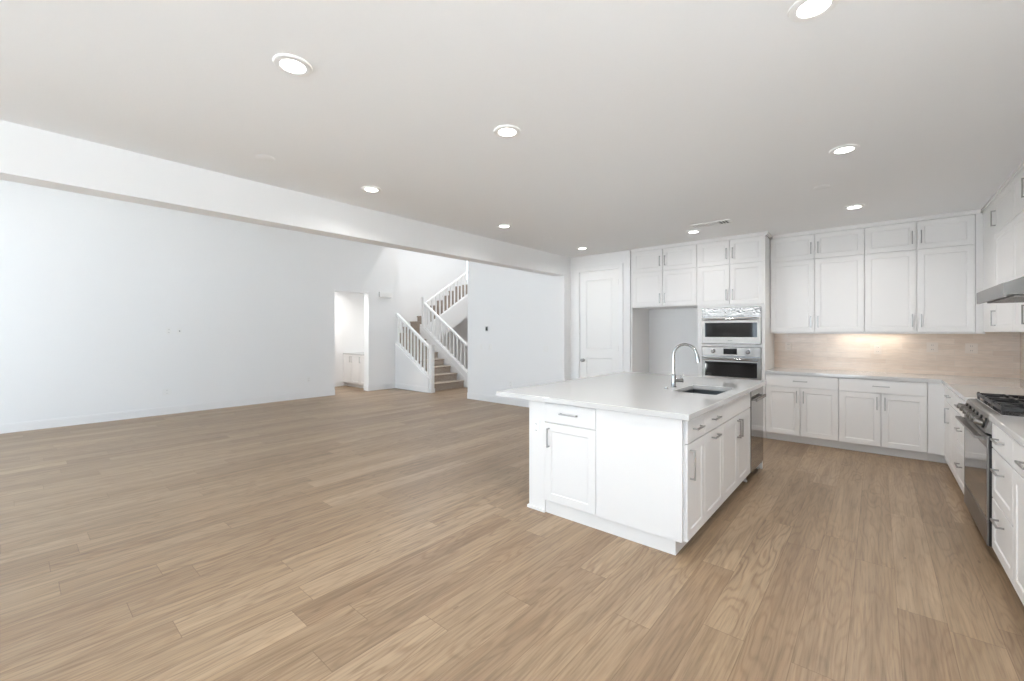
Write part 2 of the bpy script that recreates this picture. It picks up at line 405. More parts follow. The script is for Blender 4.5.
# ------------------------------------------------------------ cabinets
GAP = .0036
def shaker(bm, x0, x1, z0, z1, t=.02, fr=.06):
    if min(x1 - x0, z1 - z0) < .2: ring_panel(bm, x0, x1, z0, z1, [(0, -t + .002), (.002, -t)], -.0005)
    else: ring_panel(bm, x0, x1, z0, z1, [(0, -t + .002), (.002, -t), (fr, -t), (fr + .006, -t + .0055)], -.0005)
def pull(parent, x, z, L=.15, vert=True, y=-.02, name='handle', mt='nickel'):
    bm = BM(); s = .005; off = .034
    if vert:
        box(bm, x - s, x + s, y - off, y - off + .010, z - L / 2, z + L / 2, .0012)
        for q in (z - L / 2 + .006, z + L / 2 - .006): box(bm, x - s * .9, x + s * .9, y - off + .009, y, q - .005, q + .005)
    else:
        box(bm, x - L / 2, x + L / 2, y - off, y - off + .010, z - s, z + s, .0012)
        for q in (x - L / 2 + .006, x + L / 2 - .006): box(bm, q - .005, q + .005, y - off + .009, y, z - s * .9, z + s * .9)
    return obj(name, bm, mt, parent)
def cabinet(name, label, loc, rz, Wd, D, z0, z1, fronts, toe=True, group=None, cat='cabinet', top=None, toe_in=.07, carc=None):
    """front plane at local y=0, facing -y; width along +x. fronts: (kind, x0, x1, z0, z1, handle) handle = None | ('v',x,z) | ('h',x,z)"""
    t = thing(name, label, cat, loc, rz, group)
    bm = BM()
    for b in (carc or [(0.001, Wd - .001, 0, D, z0, z1)]): box(bm, *b)
    obj('cabinet_box', bm, 'cab', t)
    if toe: obj('toe_kick', box(BM(), .001, Wd - .001, toe_in, D - .01, 0, z0 - .0005), 'cab', t)
    for kind, a, b, c_, d, h in fronts:
        bm = BM()
        if kind == 'slab': ring_panel(bm, a + GAP, b - GAP, c_ + GAP, d - GAP, [(0, -.018), (.002, -.02)], -.0005)
        else: shaker(bm, a + GAP, b - GAP, c_ + GAP, d - GAP)
        f = obj('drawer' if kind in ('slab', 'deep') else 'door', bm, 'cab', t)
        if h: pull(f, h[1], h[2], vert=h[0] == 'v', L=h[3] if len(h) > 3 else .15)
    return t
ZT, ZC = .10, .874    # toe height, underside of the counters
YF = 6.50             # face plane of the back run
def base_pair(x0, x1, label, group=None):
    w = x1 - x0
    return cabinet('base_cabinet', label, (x0, YF, 0), 0, w, .645, ZT, ZC,
        [('slab', 0, w, .715, ZC - .004, ('h', w / 2, .797)), ('door', 0, w / 2, ZT, .715, ('v', w / 2 - .035, .60)), ('door', w / 2, w, ZT, .715, ('v', w / 2 + .035, .60))], group=group)
base_pair(-1.122, -.35, 'white base cabinet with one drawer and two doors beside the oven tower')
base_pair(-.35, .424, 'white base cabinet with one drawer and two doors next to the kitchen corner')
# corner filler + right run. local x of the right run goes towards the camera
XF = .557
t = thing('corner_filler', 'plain white filler panel closing the corner where the two base cabinet runs meet', 'cabinet', (.424, YF, 0))
bm = BM(); box(bm, .001, XF - .424, -.018, .64, ZT, ZC)
obj('filler_panel', bm, 'cab', t)
obj('toe_kick', box(BM(), .001, XF - .424 + .07, .07, .6, 0, ZT - .001), 'cab', t)
def right_cab(name, label, y_far, y_near, z0, z1, D, fronts, x=XF, **k):
    return cabinet(name, label, (x, y_far, 0), -pi / 2, y_far - y_near, D, z0, z1, fronts, **k)
DR = XR - XF - .005
w = 6.48 - 5.50
right_cab('base_cabinet', 'white corner base cabinet with a drawer over a door, furthest from the camera', 6.48, 5.50, ZT, ZC, DR,
    [('slab', .17, w, .715, ZC - .004, ('h', .60, .797)), ('door', .17, .17 + .405, ZT, .715, ('v', .17 + .36, .60)), ('door', .575, w, ZT, .715, None)])
w = 5.50 - 4.84
right_cab('base_cabinet', 'narrow white three-drawer base cabinet on the far side of the range', 5.50, 4.84, ZT, ZC, DR,
    [('slab', 0, w, .715, ZC - .004, ('h', w / 2, .797)), ('deep', 0, w, .41, .715, ('h', w / 2, .60)), ('deep', 0, w, ZT, .41, ('h', w / 2, .30))])
w = 3.905 - 3.37
right_cab('base_cabinet', 'white three-drawer base cabinet on the near side of the range', 3.905, 3.37, ZT, ZC, DR,
    [('slab', 0, w, .715, ZC - .004, ('h', w / 2, .797)), ('deep', 0, w, .41, .715, ('h', w / 2, .62)), ('deep', 0, w, ZT, .41, ('h', w / 2, .33))])
w = 3.37 - 2.74
right_cab('base_cabinet', 'white base cabinet with drawer over door, cut off by the right photo edge', 3.37, 2.74, ZT, ZC, DR,
    [('slab', 0, w, .715, ZC - .004, ('h', w / 2, .80)), ('door', 0, w, ZT, .715, ('v', w - .05, .60))])

# counters
def slab(bm, pts, z0=ZC + .001, z1=.914):
    prism(bm, pts, 'z', z0, z1)
CF = .527
bm = BM(); slab(bm, [(-1.120, YF - .03), (CF, YF - .03), (CF, 4.83), (XR - .004, 4.83), (XR - .004, YB - .004), (-1.120, YB - .004)])
bmesh.ops.bevel(bm, geom=[e for e in bm.edges], offset=.0025, segments=2, affect='EDGES')
tag(obj('countertop', bm, 'quartz'), 'pale quartz countertop running round the corner along the beige tiled backsplash', 'countertop')
bm = BM(); slab(bm, [(CF, 3.91), (XR - .004, 3.91), (XR - .004, 2.72), (CF, 2.72)])
bmesh.ops.bevel(bm, geom=[e for e in bm.edges], offset=.0025, segments=2, affect='EDGES')
tag(obj('countertop', bm, 'quartz'), 'pale quartz countertop on the near side of the range at the right edge', 'countertop')
# backsplash
bm = BM(); box(bm, -1.122, XR - .012, YB - .010, YB - .0005, .915, 1.445); box(bm, XR - .010, XR - .0005, 2.72, YB - .0005, .915, 1.445)
box(bm, XR - .010, XR - .0005, 3.5, 5.02, 1.4455, 1.72)
tag(obj('backsplash', bm, 'tile'), 'glossy beige tiled backsplash in long thin bricks above the perimeter counter', 'backsplash')

# upper cabinets on the back wall
YU = 6.83; ZU0, ZU1, ZU2 = 1.42, 2.375, 2.705
def upper(x0, x1, label, **k):
    w = x1 - x0; m_ = w / 2
    f = []
    for s in (0, 1):
        hx = m_ + (.038 if s else -.038)
        f.append(('door', m_ * s, m_ * (s + 1), ZU0, ZU1, ('v', hx, 1.555)))
        f.append(('door', m_ * s, m_ * (s + 1), ZU1, ZU2, ('v', hx, 2.52)))
    return cabinet('wall_cabinet', label, (x0, YU, 0), 0, w, YB - YU - .012, ZU0, ZU2, f, toe=False)
upper(-1.121, -.114, 'double-stacked white wall cabinet beside the oven tower, over the beige backsplash')
upper(-.114, .819, 'double-stacked white wall cabinet next to the kitchen corner, over the beige backsplash')
XU = .892
t = thing('corner_filler', 'plain white filler strip in the corner between the two runs of wall cabinets', 'cabinet', (.819, YU, 0))
obj('filler_panel', box(BM(), .001, XU - .819 - .001, -.016, YB - YU - .015, ZU0, ZU2), 'cab', t)
w = 6.82 - 5.48; DU = XR - XU - .012
right_cab('wall_cabinet', 'stacked white wall cabinet in the corner, tall door and short door left of the hood', 6.82, 5.48, ZU0, ZU2, DU,
    [('door', .62, w, ZU0, ZU1, ('v', .66, 1.555)), ('door', .62, w, ZU1, ZU2, ('v', .66, 2.52)), ('slab', 0.03, .62, ZU0, ZU2, None)], x=XU, toe=False)
w = 5.48 - 4.95
right_cab('wall_cabinet', 'narrow stacked white wall cabinet between the corner cabinet and the range hood', 5.48, 4.95, ZU0, ZU2, DU,
    [('door', 0, w, ZU0, ZU1, ('v', w - .05, 1.555)), ('door', 0, w, ZU1, ZU2, ('v', w - .05, 2.52))], x=XU, toe=False)
w = 4.95 - 3.70
right_cab('wall_cabinet', 'white wall cabinet with two doors above the range hood', 4.95, 3.70, 1.84, ZU2, DU,
    [('door', 0, w / 2, 1.84, ZU2, ('v', w / 2 - .04, 1.97)), ('door', w / 2, w, 1.84, ZU2, ('v', w / 2 + .04, 1.97))], x=XU, toe=False)
w = 3.70 - 2.72
right_cab('wall_cabinet', 'stacked white wall cabinet on the near side of the range hood, beyond the right edge', 3.70, 2.72, ZU0, ZU2, DU,
    [('door', 0, w / 2, ZU0, ZU1, ('v', w / 2 - .04, 1.555)), ('door', w / 2, w, ZU0, ZU1, ('v', w / 2 + .04, 1.555)), ('door', 0, w / 2, ZU1, ZU2, ('v', w / 2 - .04, 2.52)), ('door', w / 2, w, ZU1, ZU2, ('v', w / 2 + .04, 2.52))], x=XU, toe=False)

# crown mouldings (fixed trim between cabinets and ceiling)
def crown(name, path):
    """path of (x,y) front-line points; stepped fascia sits out towards the room on the right-hand side of travel"""
    bm = BM()
    for (x0, y0), (x1, y1), o1, o2, nx, ny in path:
        for (a, z0, z1) in ((.022, ZU2 + .001, 2.728), (.034, 2.728, 2.7495)):
            xa, xb = min(x0, x1), max(x0, x1); ya, yb = min(y0, y1), max(y0, y1)
            if ny: box(bm, xa - o1 * a, xb + o2 * a, ya - a, ya + .02, z0, z1)
            else: box(bm, xa + (nx > 0) * -.02 - (nx < 0) * a, xa + (nx > 0) * a + (nx < 0) * .02, ya - o1 * a, yb + o2 * a, z0, z1)
    struct(name, bm, 'cab')
XT = -1.125           # right side of the oven tower
crown('trim_2', [((-3.01, YF), (XT, YF), 0, 1, 0, -1), ((XT, YF + .021), (XT, YU - .04), 0, 0, 1, 0),])
crown('trim_3', [((XT + .036, YU), (XU - .036, YU), 0, 0, 0, -1), ((XU, 2.72), (XU, YU + .02), 0, 0, -1, 0)])
# light valance under the uppers
bm = BM(); box(bm, -1.12, XU, YU - .002, YU + .018, 1.402, 1.4195); struct('trim_4', bm, 'cab')

# ------------------------------------------------------------ fridge surround + oven tower
FX0, FX1 = -3.01, -1.985
w = FX1 - FX0; dep = YB - YF - .005
f = []
for s in (0, 1):
    hx = w / 2 + (.04 if s else -.04)
    a, b = (.02, w / 2) if s == 0 else (w / 2, w - .012)
    f += [('door', a, b, 1.82, 2.36, ('v', hx, 1.94)), ('door', a, b, 2.36, ZU2, ('v', hx, 2.515))]
cabinet('refrigerator_cabinet', 'white cabinet with four doors above the empty refrigerator bay', (FX0, YF, 0), 0, w, dep, 1.81, ZU2, f, toe=False,
    carc=[(.02, w - .001, 0, dep, 1.81, ZU2), (0, .0195, -.018, dep, .001, ZU2)])
TX0, TX1 = FX1, XT
w = TX1 - TX0; o0, o1 = .063, .063 + .752
mid = w / 2
cabinet('oven_tower', 'tall white cabinet tower holding the two stainless wall ovens', (TX0, YF, 0), 0, w, dep, .10, ZU2,
    [('door', .012, mid, 1.80, 2.36, ('v', mid - .04, 1.94)), ('door', mid, w - .012, 1.80, 2.36, ('v', mid + .04, 1.94)),
     ('door', .012, mid, 2.36, ZU2, ('v', mid - .04, 2.515)), ('door', mid, w - .012, 2.36, ZU2, ('v', mid + .04, 2.515)),
     ('deep', .012, w - .012, .11, .53, ('h', mid, .44))],
    carc=[(.001, .022, -.018, dep, .10, ZU2), (w - .022, w, -.018, dep, .10, ZU2), (.022, o0 - .003, -.012, .10, .10, 1.80), (o1 + .003, w - .022, -.012, .10, .10, 1.80),
          (.022, w - .022, .60, dep, .10, 1.78), (.022, w - .022, 0, dep, 1.79, ZU2), (.022, w - .022, 0, .60, .10, .545),
          (o0 - .003, o1 + .003, -.012, .58, 1.219, 1.254), (o0 - .003, o1 + .003, -.012, 0, 1.767, 1.80)], toe_in=.07)
def wall_oven(name, label, z0, z1, zp, zg0, zg1, film):
    """z0..z1 whole unit; control strip above zp; glass zg0..zg1"""
    t = thing(name, label, 'oven', (TX0 + o0, YF, z0)); ww = o1 - o0; z0_ = z0
    obj('oven_body', box(BM(), .012, ww - .012, .002, .56, .012, z1 - z0 - .012), 'darksteel', t)
    obj('control_panel', box(BM(), 0, ww, -.030, .001, zp - z0 + .004, z1 - z0, .003), 'film' if film else 'steel', t)
    bm = BM()
    # door frame round the glass
    g0, g1 = .045, ww - .045; dz1 = zp - z0 - .004
    box(bm, 0, g0, -.034, .001, 0, dz1); box(bm, g1, ww, -.034, .001, 0, dz1)
    box(bm, g0, g1, -.034, .001, 0, zg0 - z0); box(bm, g0, g1, -.034, .001, zg1 - z0, dz1)
    d = obj('oven_door', bm, 'steel', t)
    obj('oven_window', box(BM(), g0 + .0005, g1 - .0005, -.031, -.002, zg0 - z0 + .0005, zg1 - z0 - .0005), 'glass', d)
    hz = dz1 - .032; bm = BM(); tube(bm, [(.03, -.078, hz), (ww - .03, -.078, hz)], .014, 16)
    for q in (.05, ww - .05): box(bm, q - .01, q + .01, -.075, -.0335, hz - .008, hz + .008)
    obj('handle', bm, 'chrome', d, True)
    return t, ww
t, ww = wall_oven('microwave_oven', 'upper stainless built-in microwave oven with film on its control strip', 1.262, 1.764, 1.635, 1.352, 1.552, True)
obj('marking', box(BM(), ww / 2 - .03, ww / 2 + .03, -.0348, -.034, .036, .046), 'slot', t)
for q in range(9): pass
t, ww = wall_oven('wall_oven', 'lower stainless wall oven with two round knobs and a black display', .56, 1.212, 1.082, .80, 1.005, False)
obj('display', box(BM(), ww / 2 - .085, ww / 2 + .085, -.0325, -.0302, .552, .632), 'display', t)
for q in (.155, ww - .155):
    obj('knob', lathe(BM(), [(.030, 0), (.030, .004), (.024, .006), (.023, .030), (.019, .034)], (q, -.0302, .592), 'y'), 'chrome', t, True)

# ------------------------------------------------------------ island
IX0, IX1, IY0, IY1 = -2.15, -.90, 2.745, 5.09
isl = thing('kitchen_island', 'white end panels, filler leg and plinth cladding the kitchen island', 'cabinet', (IX0, IY0, 0))
def ibox(name, x0, x1, y0, y1, z0, z1, bev=.0015, m='cab'):
    return obj(name, box(BM(), x0 - IX0, x1 - IX0, y0 - IY0, y1 - IY0, z0, z1, bev), m, isl)
ibox('corner_leg', -2.15, -1.992, 2.735, 2.90, .0, ZC)
ibox('leg_base', -2.162, -1.990, 2.722, 2.90, .0, .022, 0)
ibox('back_panel', -2.15, -2.125, 2.9005, 5.09, 0, ZC)
ibox('side_panel', -1.531, -.926, 2.722, 2.742, ZT, ZC)
ibox('plinth', -1.9895, -.973, 2.742, 2.762, 0, ZT - .001, 0)
ibox('plinth', -.993, -.973, 2.7625, 4.49, 0, ZT - .001, 0)
ibox('far_panel', -2.1245, -.905, 5.068, 5.09, 0, ZC)
w = 1.989 - 1.533
cabinet('island_cabinet', 'white island cabinet with a drawer over a door on the side facing the room', (-1.989, 2.745, 0), 0, w, .55, ZT, ZC,
    [('slab', 0, w, .715, ZC - .004, ('h', w / 2, .797)), ('door', 0, w, ZT, .715, ('v', .045, .60))], toe=False)
def isl_cab(label, y0, y1, fronts, carc=None):
    return cabinet('island_cabinet', label, (IX1 - .02, y0, 0), pi / 2, y1 - y0, .58, ZT, ZC, fronts, toe=False, carc=carc)
w = 3.10 - 2.745
isl_cab('narrow white island cabinet at the near corner with a vertical pull on its door', 2.745, 3.10, [('slab', 0, w, .715, ZC - .004, ('h', w / 2, .797)), ('door', 0, w, ZT, .715, ('v', .05, .58, .19))])
w = 3.56 - 3.10
isl_cab('white island pull-out cabinet with a horizontal pull on its door, beside the sink cabinet', 3.10, 3.56, [('slab', 0, w, .715, ZC - .004, ('h', w / 2, .797)), ('door', 0, w, ZT, .715, ('h', w / 2, .665))])
w = 4.50 - 3.56
isl_cab('white island sink cabinet with two doors under a plain false drawer front', 3.56, 4.50,
    [('slab', 0, w, .715, ZC - .004, None), ('door', 0, w / 2, ZT, .715, ('v', w / 2 - .035, .60)), ('door', w / 2, w, ZT, .715, ('v', w / 2 + .035, .60))],
    carc=[(.001, w - .001, 0, .58, ZT, .62), (.001, w - .001, 0, .02, .62, ZC), (.001, .02, .02, .58, .62, ZC), (w - .02, w - .001, .02, .58, .62, ZC)])
# dishwasher
t = thing('dishwasher', 'dark stainless dishwasher at the far end of the island', 'dishwasher', (IX1 - .02, 4.507, 0), pi / 2)
w = .556
obj('dishwasher_body', box(BM(), .004, w - .004, .001, .56, .10, .868), 'darksteel', t)
d = obj('dishwasher_door', box(BM(), 0, w, -.026, 0, .095, .868, .003), 'rangeglass', t)
bm = BM(); box(bm, .06, w - .06, -.062, -.048, .762, .790, .004)
for q in (.07, w - .085): box(bm, q, q + .015, -.050, -.0262, .768, .784)
obj('handle', bm, 'steel', d)
obj('toe_kick', box(BM(), .01, w - .01, .06, .12, .004, .094), 'black', t)
for q in (.02, w - .02): obj('foot', lathe(BM(), [(.016, 0), (.018, .012), (.008, .02), (.008, .09)], (q, .03, .001), 'z', 12), 'greyplastic', t, True)
# island top with the sink cut-out
SX0, SX1, SY0, SY1 = -1.345, -.985, 3.69, 4.26
CX0, CX1, CY0, CY1 = -2.48, -.875, 2.695, 5.115
bm = BM(); xs = [CX0, SX0, SX1, CX1]; ys = [CY0, SY0, SY1, CY1]
for lvl in (ZC + .001, .914):
    V = [[bm.verts.new((x, y, lvl)) for y in ys] for x in xs]
    for i in range(3):
        for j in range(3):
            if (i, j) != (1, 1): bm.faces.new((V[i][j], V[i + 1][j], V[i + 1][j + 1], V[i][j + 1]))
    if lvl < .9: VB = V
VT = V
def wallf(path):
    for (i, j), (k, l) in zip(path, path[1:]): bm.faces.new((VB[i][j], VB[k][l], VT[k][l], VT[i][j]))
wallf([(0, 0), (1, 0), (2, 0), (3, 0), (3, 1), (3, 2), (3, 3), (2, 3), (1, 3), (0, 3), (0, 2), (0, 1), (0, 0)])
wallf([(1, 1), (1, 2), (2, 2), (2, 1), (1, 1)])
bmesh.ops.recalc_face_normals(bm, faces=bm.faces[:])
o = tag(obj('island_countertop', bm, 'quartz'), 'large glossy pale quartz island top overhanging on its left side', 'countertop')
bv = o.modifiers.new('edge', 'BEVEL'); bv.width = .003; bv.segments = 2; bv.limit_method = 'ANGLE'
# sink
t = thing('kitchen_sink', 'rectangular grey steel undermount sink set into the island top', 'sink', (SX0, SY0, .66))
bm = BM(); sw, sd, sh = SX1 - SX0, SY1 - SY0, ZC - .66
def hollow(bm, w, d, z0, z1, th, fl):
    box(bm, -th, 0, -th, d + th, z0, z1); box(bm, w, w + th, -th, d + th, z0, z1)
    box(bm, 0, w, -th, 0, z0, z1); box(bm, 0, w, d, d + th, z0, z1); box(bm, 0, w, 0, d, z0, z0 + fl)
hollow(bm, sw, sd, 0, sh, .003, .004); obj('basin', bm, 'sink', t)
obj('drain', lathe(BM(), [(.045, 0), (.045, .003), (.030, .003), (.028, .001)], (sw / 2, sd / 2, .0045)), 'chrome', t, True)
# faucet
t = thing('faucet', 'tall chrome gooseneck faucet with side lever standing behind the island sink', 'faucet', (-1.425, 3.965, .9145))
bm = BM(); R_ = .103; hz = .292
lathe(bm, [(.026, 0), (.026, .006), (.021, .010), (.0205, .105), (.0165, .118), (.0135, .122)])
obj('faucet_body', bm, 'chrome', t, True)
pts = [(0, 0, .12), (0, 0, .2), (0, 0, hz)] + [(R_ - R_ * cos(a), 0, hz + R_ * sin(a)) for a in [pi * k / 20 for k in range(1, 19)]]
last = pts[-1]; pts += [(last[0] + .006, 0, last[2] - .02)]
obj('spout', tube(BM(), pts, .0125, 16), 'chrome', t, True)
obj('spray_head', tube(BM(), [(pts[-1][0] - .001, 0, pts[-1][2] + .004), (pts[-1][0] + .004, 0, pts[-1][2] - .02), (pts[-1][0] + .012, 0, pts[-1][2] - .068)], [.0145, .0165, .0175], 16), 'chrome', t, True)
bm = BM(); tube(bm, [(.01, .008, .060), (.062, .050, .060)], .0185, 16); tube(bm, [(.062, .050, .060), (.066, .053, .060)], .020, 16); tube(bm, [(.052, .042, .07), (.058, .047, .10), (.070, .055, .125)], [.007, .006, .005], 10)
obj('lever', bm, 'chrome', t, True)
t = tag(obj('air_switch', lathe(BM(), [(.022, 0), (.022, .005), (.015, .007), (.014, .014), (.012, .015)]), 'chrome', None, True), 'small round chrome button on the island top left of the faucet', 'button')
t.location = (-1.43, 3.80, .9145)

# ------------------------------------------------------------ range and hood
RY0, RY1 = 3.915, 4.825; RW = RY1 - RY0
t = thing('gas_range', 'stainless gas range with black cast-iron grates set in the right counter', 'range', (XF + .008, RY1, 0), -pi / 2)
obj('range_body', box(BM(), 0, RW, .012, .612, .10, .895), 'steel', t)
obj('door_core', box(BM(), 0, RW, -.038, .0115, .10, .78), 'black', t)
bm = BM(); prism(bm, [(-.055, .80), (-.030, .79), (.012, .79), (.012, .905), (-.012, .905), (-.030, .898)], 'x', 0, RW); obj('control_panel', bm, 'steel', t)
for k in range(6):
    kx = .09 + k * (RW - .18) / 5
    bm = BM(); lathe(bm, [(.030, 0), (.030, .006), (.023, .010), (.021, .045), (.016, .048)], (0, 0, 0), 'y', 18)
    bmesh.ops.rotate(bm, verts=bm.verts, cent=(0, 0, 0), matrix=Matrix.Rotation(radians(-14), 3, 'X'))
    bmesh.ops.translate(bm, verts=bm.verts, vec=(kx, -.046, .845))
    kn = obj('knob', bm, 'steel', t, True)
    bm = BM(); lathe(bm, [(.034, 0), (.034, .008), (.030, .010)], (0, 0, 0), 'y', 18)
    bmesh.ops.rotate(bm, verts=bm.verts, cent=(0, 0, 0), matrix=Matrix.Rotation(radians(-14), 3, 'X'))
    bmesh.ops.translate(bm, verts=bm.verts, vec=(kx, -.044, .845))
    obj('knob_ring', bm, 'black', kn, True)
bm = BM(); ya, yb = -.046, -.0385; box(bm, 0, RW, ya, yb, .70, .78, .002); box(bm, 0, RW, ya, yb, .25, .262, .001); box(bm, 0, .02, ya, yb, .262, .70); box(bm, RW - .02, RW, ya, yb, .262, .70)
d = obj('oven_door', bm, 'steel', t)
obj('oven_window', box(BM(), .0205, RW - .0205, -.045, -.0386, .2625, .6995), 'rangeglass', d)
bm = BM(); box(bm, .03, RW - .03, -.098, -.062, .752, .768, .005)
for q in (.05, RW - .07): box(bm, q, q + .02, -.065, -.0465, .745, .765)
obj('handle', bm, 'steel', d)
obj('lower_drawer', box(BM(), 0, RW, -.046, -.0385, .10, .243, .002), 'steel', t)
obj('toe_kick', box(BM(), .02, RW - .02, .05, .10, .002, .099), 'darksteel', t)
obj('cooktop', box(BM(), -.002, RW + .002, .013, .612, .8955, .918, .004), 'darksteel', t)
for k in range(3):
    gw = (RW - .05) / 3; x0 = .025 + k * gw + .004; x1 = x0 + gw - .008; y0, y1 = .016, .585; zt = .958
    bm = BM(); th = .007
    for a in (x0, x1 - 2 * th): box(bm, a, a + 2 * th, y0, y1, zt - .022, zt, .002)
    for b_ in (y0, (y0 + y1) / 2 - th, y1 - 2 * th): box(bm, x0 + .001, x1 - .001, b_, b_ + 2 * th, zt - .020, zt - .001, .002)
    for cy in ((y0 * 3 + y1) / 4, (y0 + y1 * 3) / 4):
        box(bm, x0 + .002, x0 + gw * .36, cy - th, cy + th, zt - .018, zt + .004, .002); box(bm, x1 - gw * .36, x1 - .002, cy - th, cy + th, zt - .018, zt + .004, .002)
        cx = (x0 + x1) / 2
        box(bm, cx - th, cx + th, cy - .125, cy - .045, zt - .018, zt + .004, .002); box(bm, cx - th, cx + th, cy + .045, cy + .125, zt - .018, zt + .004, .002)
    for a in (x0 + .002, x1 - .016):
        for b_ in (y0 + .002, y1 - .016, (y0 + y1) / 2 - .007): box(bm, a, a + .014, b_, b_ + .014, .9185, zt - .01)
        for b_ in (y0 + .002, y1 - .016, (y0 + y1) / 2 - .007): box(bm, a, a + .014, b_, b_ + .014, zt - .002, zt + .009, .002)
    obj('grate', bm, 'iron', t)
for k in range(3):
    gw = (RW - .05) / 3
    for cy in (.19, .47):
        if k == 1 and cy == .47: pass
        obj('burner', lathe(BM(), [(.050, 0), (.050, .008), (.040, .014), (.040, .020), (.034, .024)], (.025 + (k + .5) * gw, cy, .9185), 'z', 20), 'burner', t, True)
# hood: shallow canopy with a vertical lip, steel underside filters
t = thing('range_hood', 'stainless range hood with a deep front lip above the gas range', 'range hood', (XR - .012, RY1, 1.636), -pi / 2)
HD = XR - .012 - .585
bm = BM(); prism(bm, [(-HD, .0), (-HD, .085), (-HD + .02, .090), (-.33, .20), (0, .20), (0, .0), (-.01, .0), (-.01, .012), (-HD + .015, .012), (-HD + .015, 0)], 'x', 0, RW)
obj('canopy', bm, 'hoodsteel', t)
for k in range(3):
    fw = (RW - .06) / 3; bm = BM()
    for q in range(11): box(bm, .03 + k * fw + .004 + q * (fw - .008) / 11, .03 + k * fw + .004 + (q + .6) * (fw - .008) / 11, -HD + .05, -.06, .001, .011)
    obj('filter', bm, 'steel', t)

# ------------------------------------------------------------ ceiling fittings
def downlight(x, y, z, label, pw=6.3, group='recessed ceiling lights'):
    t = thing('recessed_light', label, 'ceiling light', (x, y, z), 0, group)
    bm = BM(); seg = 40; prof = [(.054, -.001), (.058, -.009), (.074, -.011), (.086, -.007), (.089, -.0005)]
    rings = [[bm.verts.new((r * cos(2 * pi * k / seg), r * sin(2 * pi * k / seg), h)) for k in range(seg)] for r, h in prof]
    for a, b in zip(rings, rings[1:]):
        for k in range(seg): bm.faces.new((a[k], b[k], b[(k + 1) % seg], a[(k + 1) % seg]))
    bmesh.ops.recalc_face_normals(bm, faces=bm.faces[:])
    obj('trim_ring', bm, 'plastic', t, True)
    obj('lens', lathe(BM(), [(.058, -.001), (.058, -.0065), (.052, -.0075)], (0, 0, 0), 'z', 36), 'lens', t)
    l = bpy.data.lights.new('downlight', 'AREA'); l.shape = 'DISK'; l.size = .12; l.energy = pw; l.color = (1, .98, .955); l.spread = radians(150)
    o = bpy.data.objects.new('downlight', l); C.objects.link(o); o.parent = t; o.location = (0, 0, -.012)
LP = [(-2.21, .91, 'white recessed ceiling light in the upper left of the photo, large and alone'),
      (-1.86, 2.13, 'recessed ceiling light near the middle of the ceiling, in front of the island'),
      (-3.57, 2.17, 'recessed ceiling light nearest the beam on the left'),
      (-3.54, 4.0, 'recessed ceiling light in the row along the beam, middle one of three'),
      (-3.54, 5.86, 'recessed ceiling light just before the pantry door'),
      (-.195, 2.12, 'large recessed ceiling light cut off by the top edge of the photo'),
      (-.18, 3.93, 'recessed ceiling light over the aisle between island and range'),
      (-.18, 5.80, 'recessed ceiling light in front of the back wall cabinets at the right'),
      (-1.84, 5.85, 'recessed ceiling light beside the air vent in front of the ovens')]
for x, y, lb in LP: downlight(x, y, ZK, lb, 2.6 if y > 5.8 else 3.2 if x < -3 else 6.8)
downlight(-10.1, 4.9, 2.75, 'added fill light in the side hall ceiling, hidden behind the left wall', 18, 'added hall lights')  # unseen lamp, added to brighten the hall behind the doorway
def disc(name, x, y, label, cat, r, h, m):
    o = obj(name, lathe(BM(), [(r, 0), (r, -h * .4), (r * .92, -h), (r * .3, -h * 1.02)], (0, 0, 0), 'z', 32), m, None, True)
    o.location = (x, y, ZK); tag(o, label, cat)
disc('ceiling_cover_plate', -3.55, 1.26, 'flat round white ceiling cover plate near the beam at the left', 'cover plate', .066, .003, 'ceiling')
disc('ceiling_cover_plate', -.38, 4.82, 'flat round white ceiling cover plate above the aisle before the back cabinets', 'cover plate', .066, .004, 'ceiling')
disc('ceiling_cover_plate', -3.56, 4.98, 'small faint round ceiling cover plate between the two far beam-side lights', 'cover plate', .05, .003, 'ceiling')
# air vent
t = thing('air_vent', 'rectangular white ceiling air vent with dark louvres in front of the ovens', 'vent', (-1.54, 5.56, ZK - .001))
bm = BM(); w, h = .22, .10
for q in ((-w, w, -h, -h + .018), (-w, w, h - .018, h), (-w, -w + .018, -h + .018, h - .018), (w - .018, w, -h + .018, h - .018)): box(bm, q[0], q[1], q[2], q[3], -.010, 0)
obj('frame', bm, 'plastic', t)
obj('duct', box(BM(), .09, w - .02, -h + .02, h - .02, -.003, -.001), 'slot', t)
obj('duct', box(BM(), -w + .02, .085, -h + .02, h - .02, -.003, -.001), 'greyplastic', t)
for k in range(14):
    x = -w + .03 + k * .0315
    bm = BM(); box(bm, x, x + (.016 if x < .08 else .005), -h + .019, h - .019, -.009, -.004); obj('louvre', bm, 'plastic', t)
# under-cabinet light
t = thing('under_cabinet_light', 'lit strip light fixed under the wall cabinets above the beige backsplash', 'light', (-.06, 7.02, 1.4195))
obj('housing', box(BM(), -.34, .34, -.025, .025, -.010, -.0005, .002), 'plastic', t)
obj('diffuser', box(BM(), -.33, .33, -.018, .018, -.013, -.0102), 'led', t)
l = bpy.data.lights.new('strip_glow', 'AREA'); l.shape = 'RECTANGLE'; l.size = .64; l.size_y = .03; l.energy = .5; l.color = (1, .92, .82)
o = bpy.data.objects.new('strip_glow', l); C.objects.link(o); o.parent = t; o.location = (0, 0, -.015)

downlight(-8.6, 8.9, ZS, 'added fill light in the high stairwell ceiling, out of view', 32, 'added stairwell lights')  # unseen lamp, added to lift the stairwell brightness
downlight(-8.2, 7.1, ZS, 'added fill light in the high ceiling over the lower stair flight, out of view', 22, 'added stairwell lights')  # second unseen lamp added for the lower flight
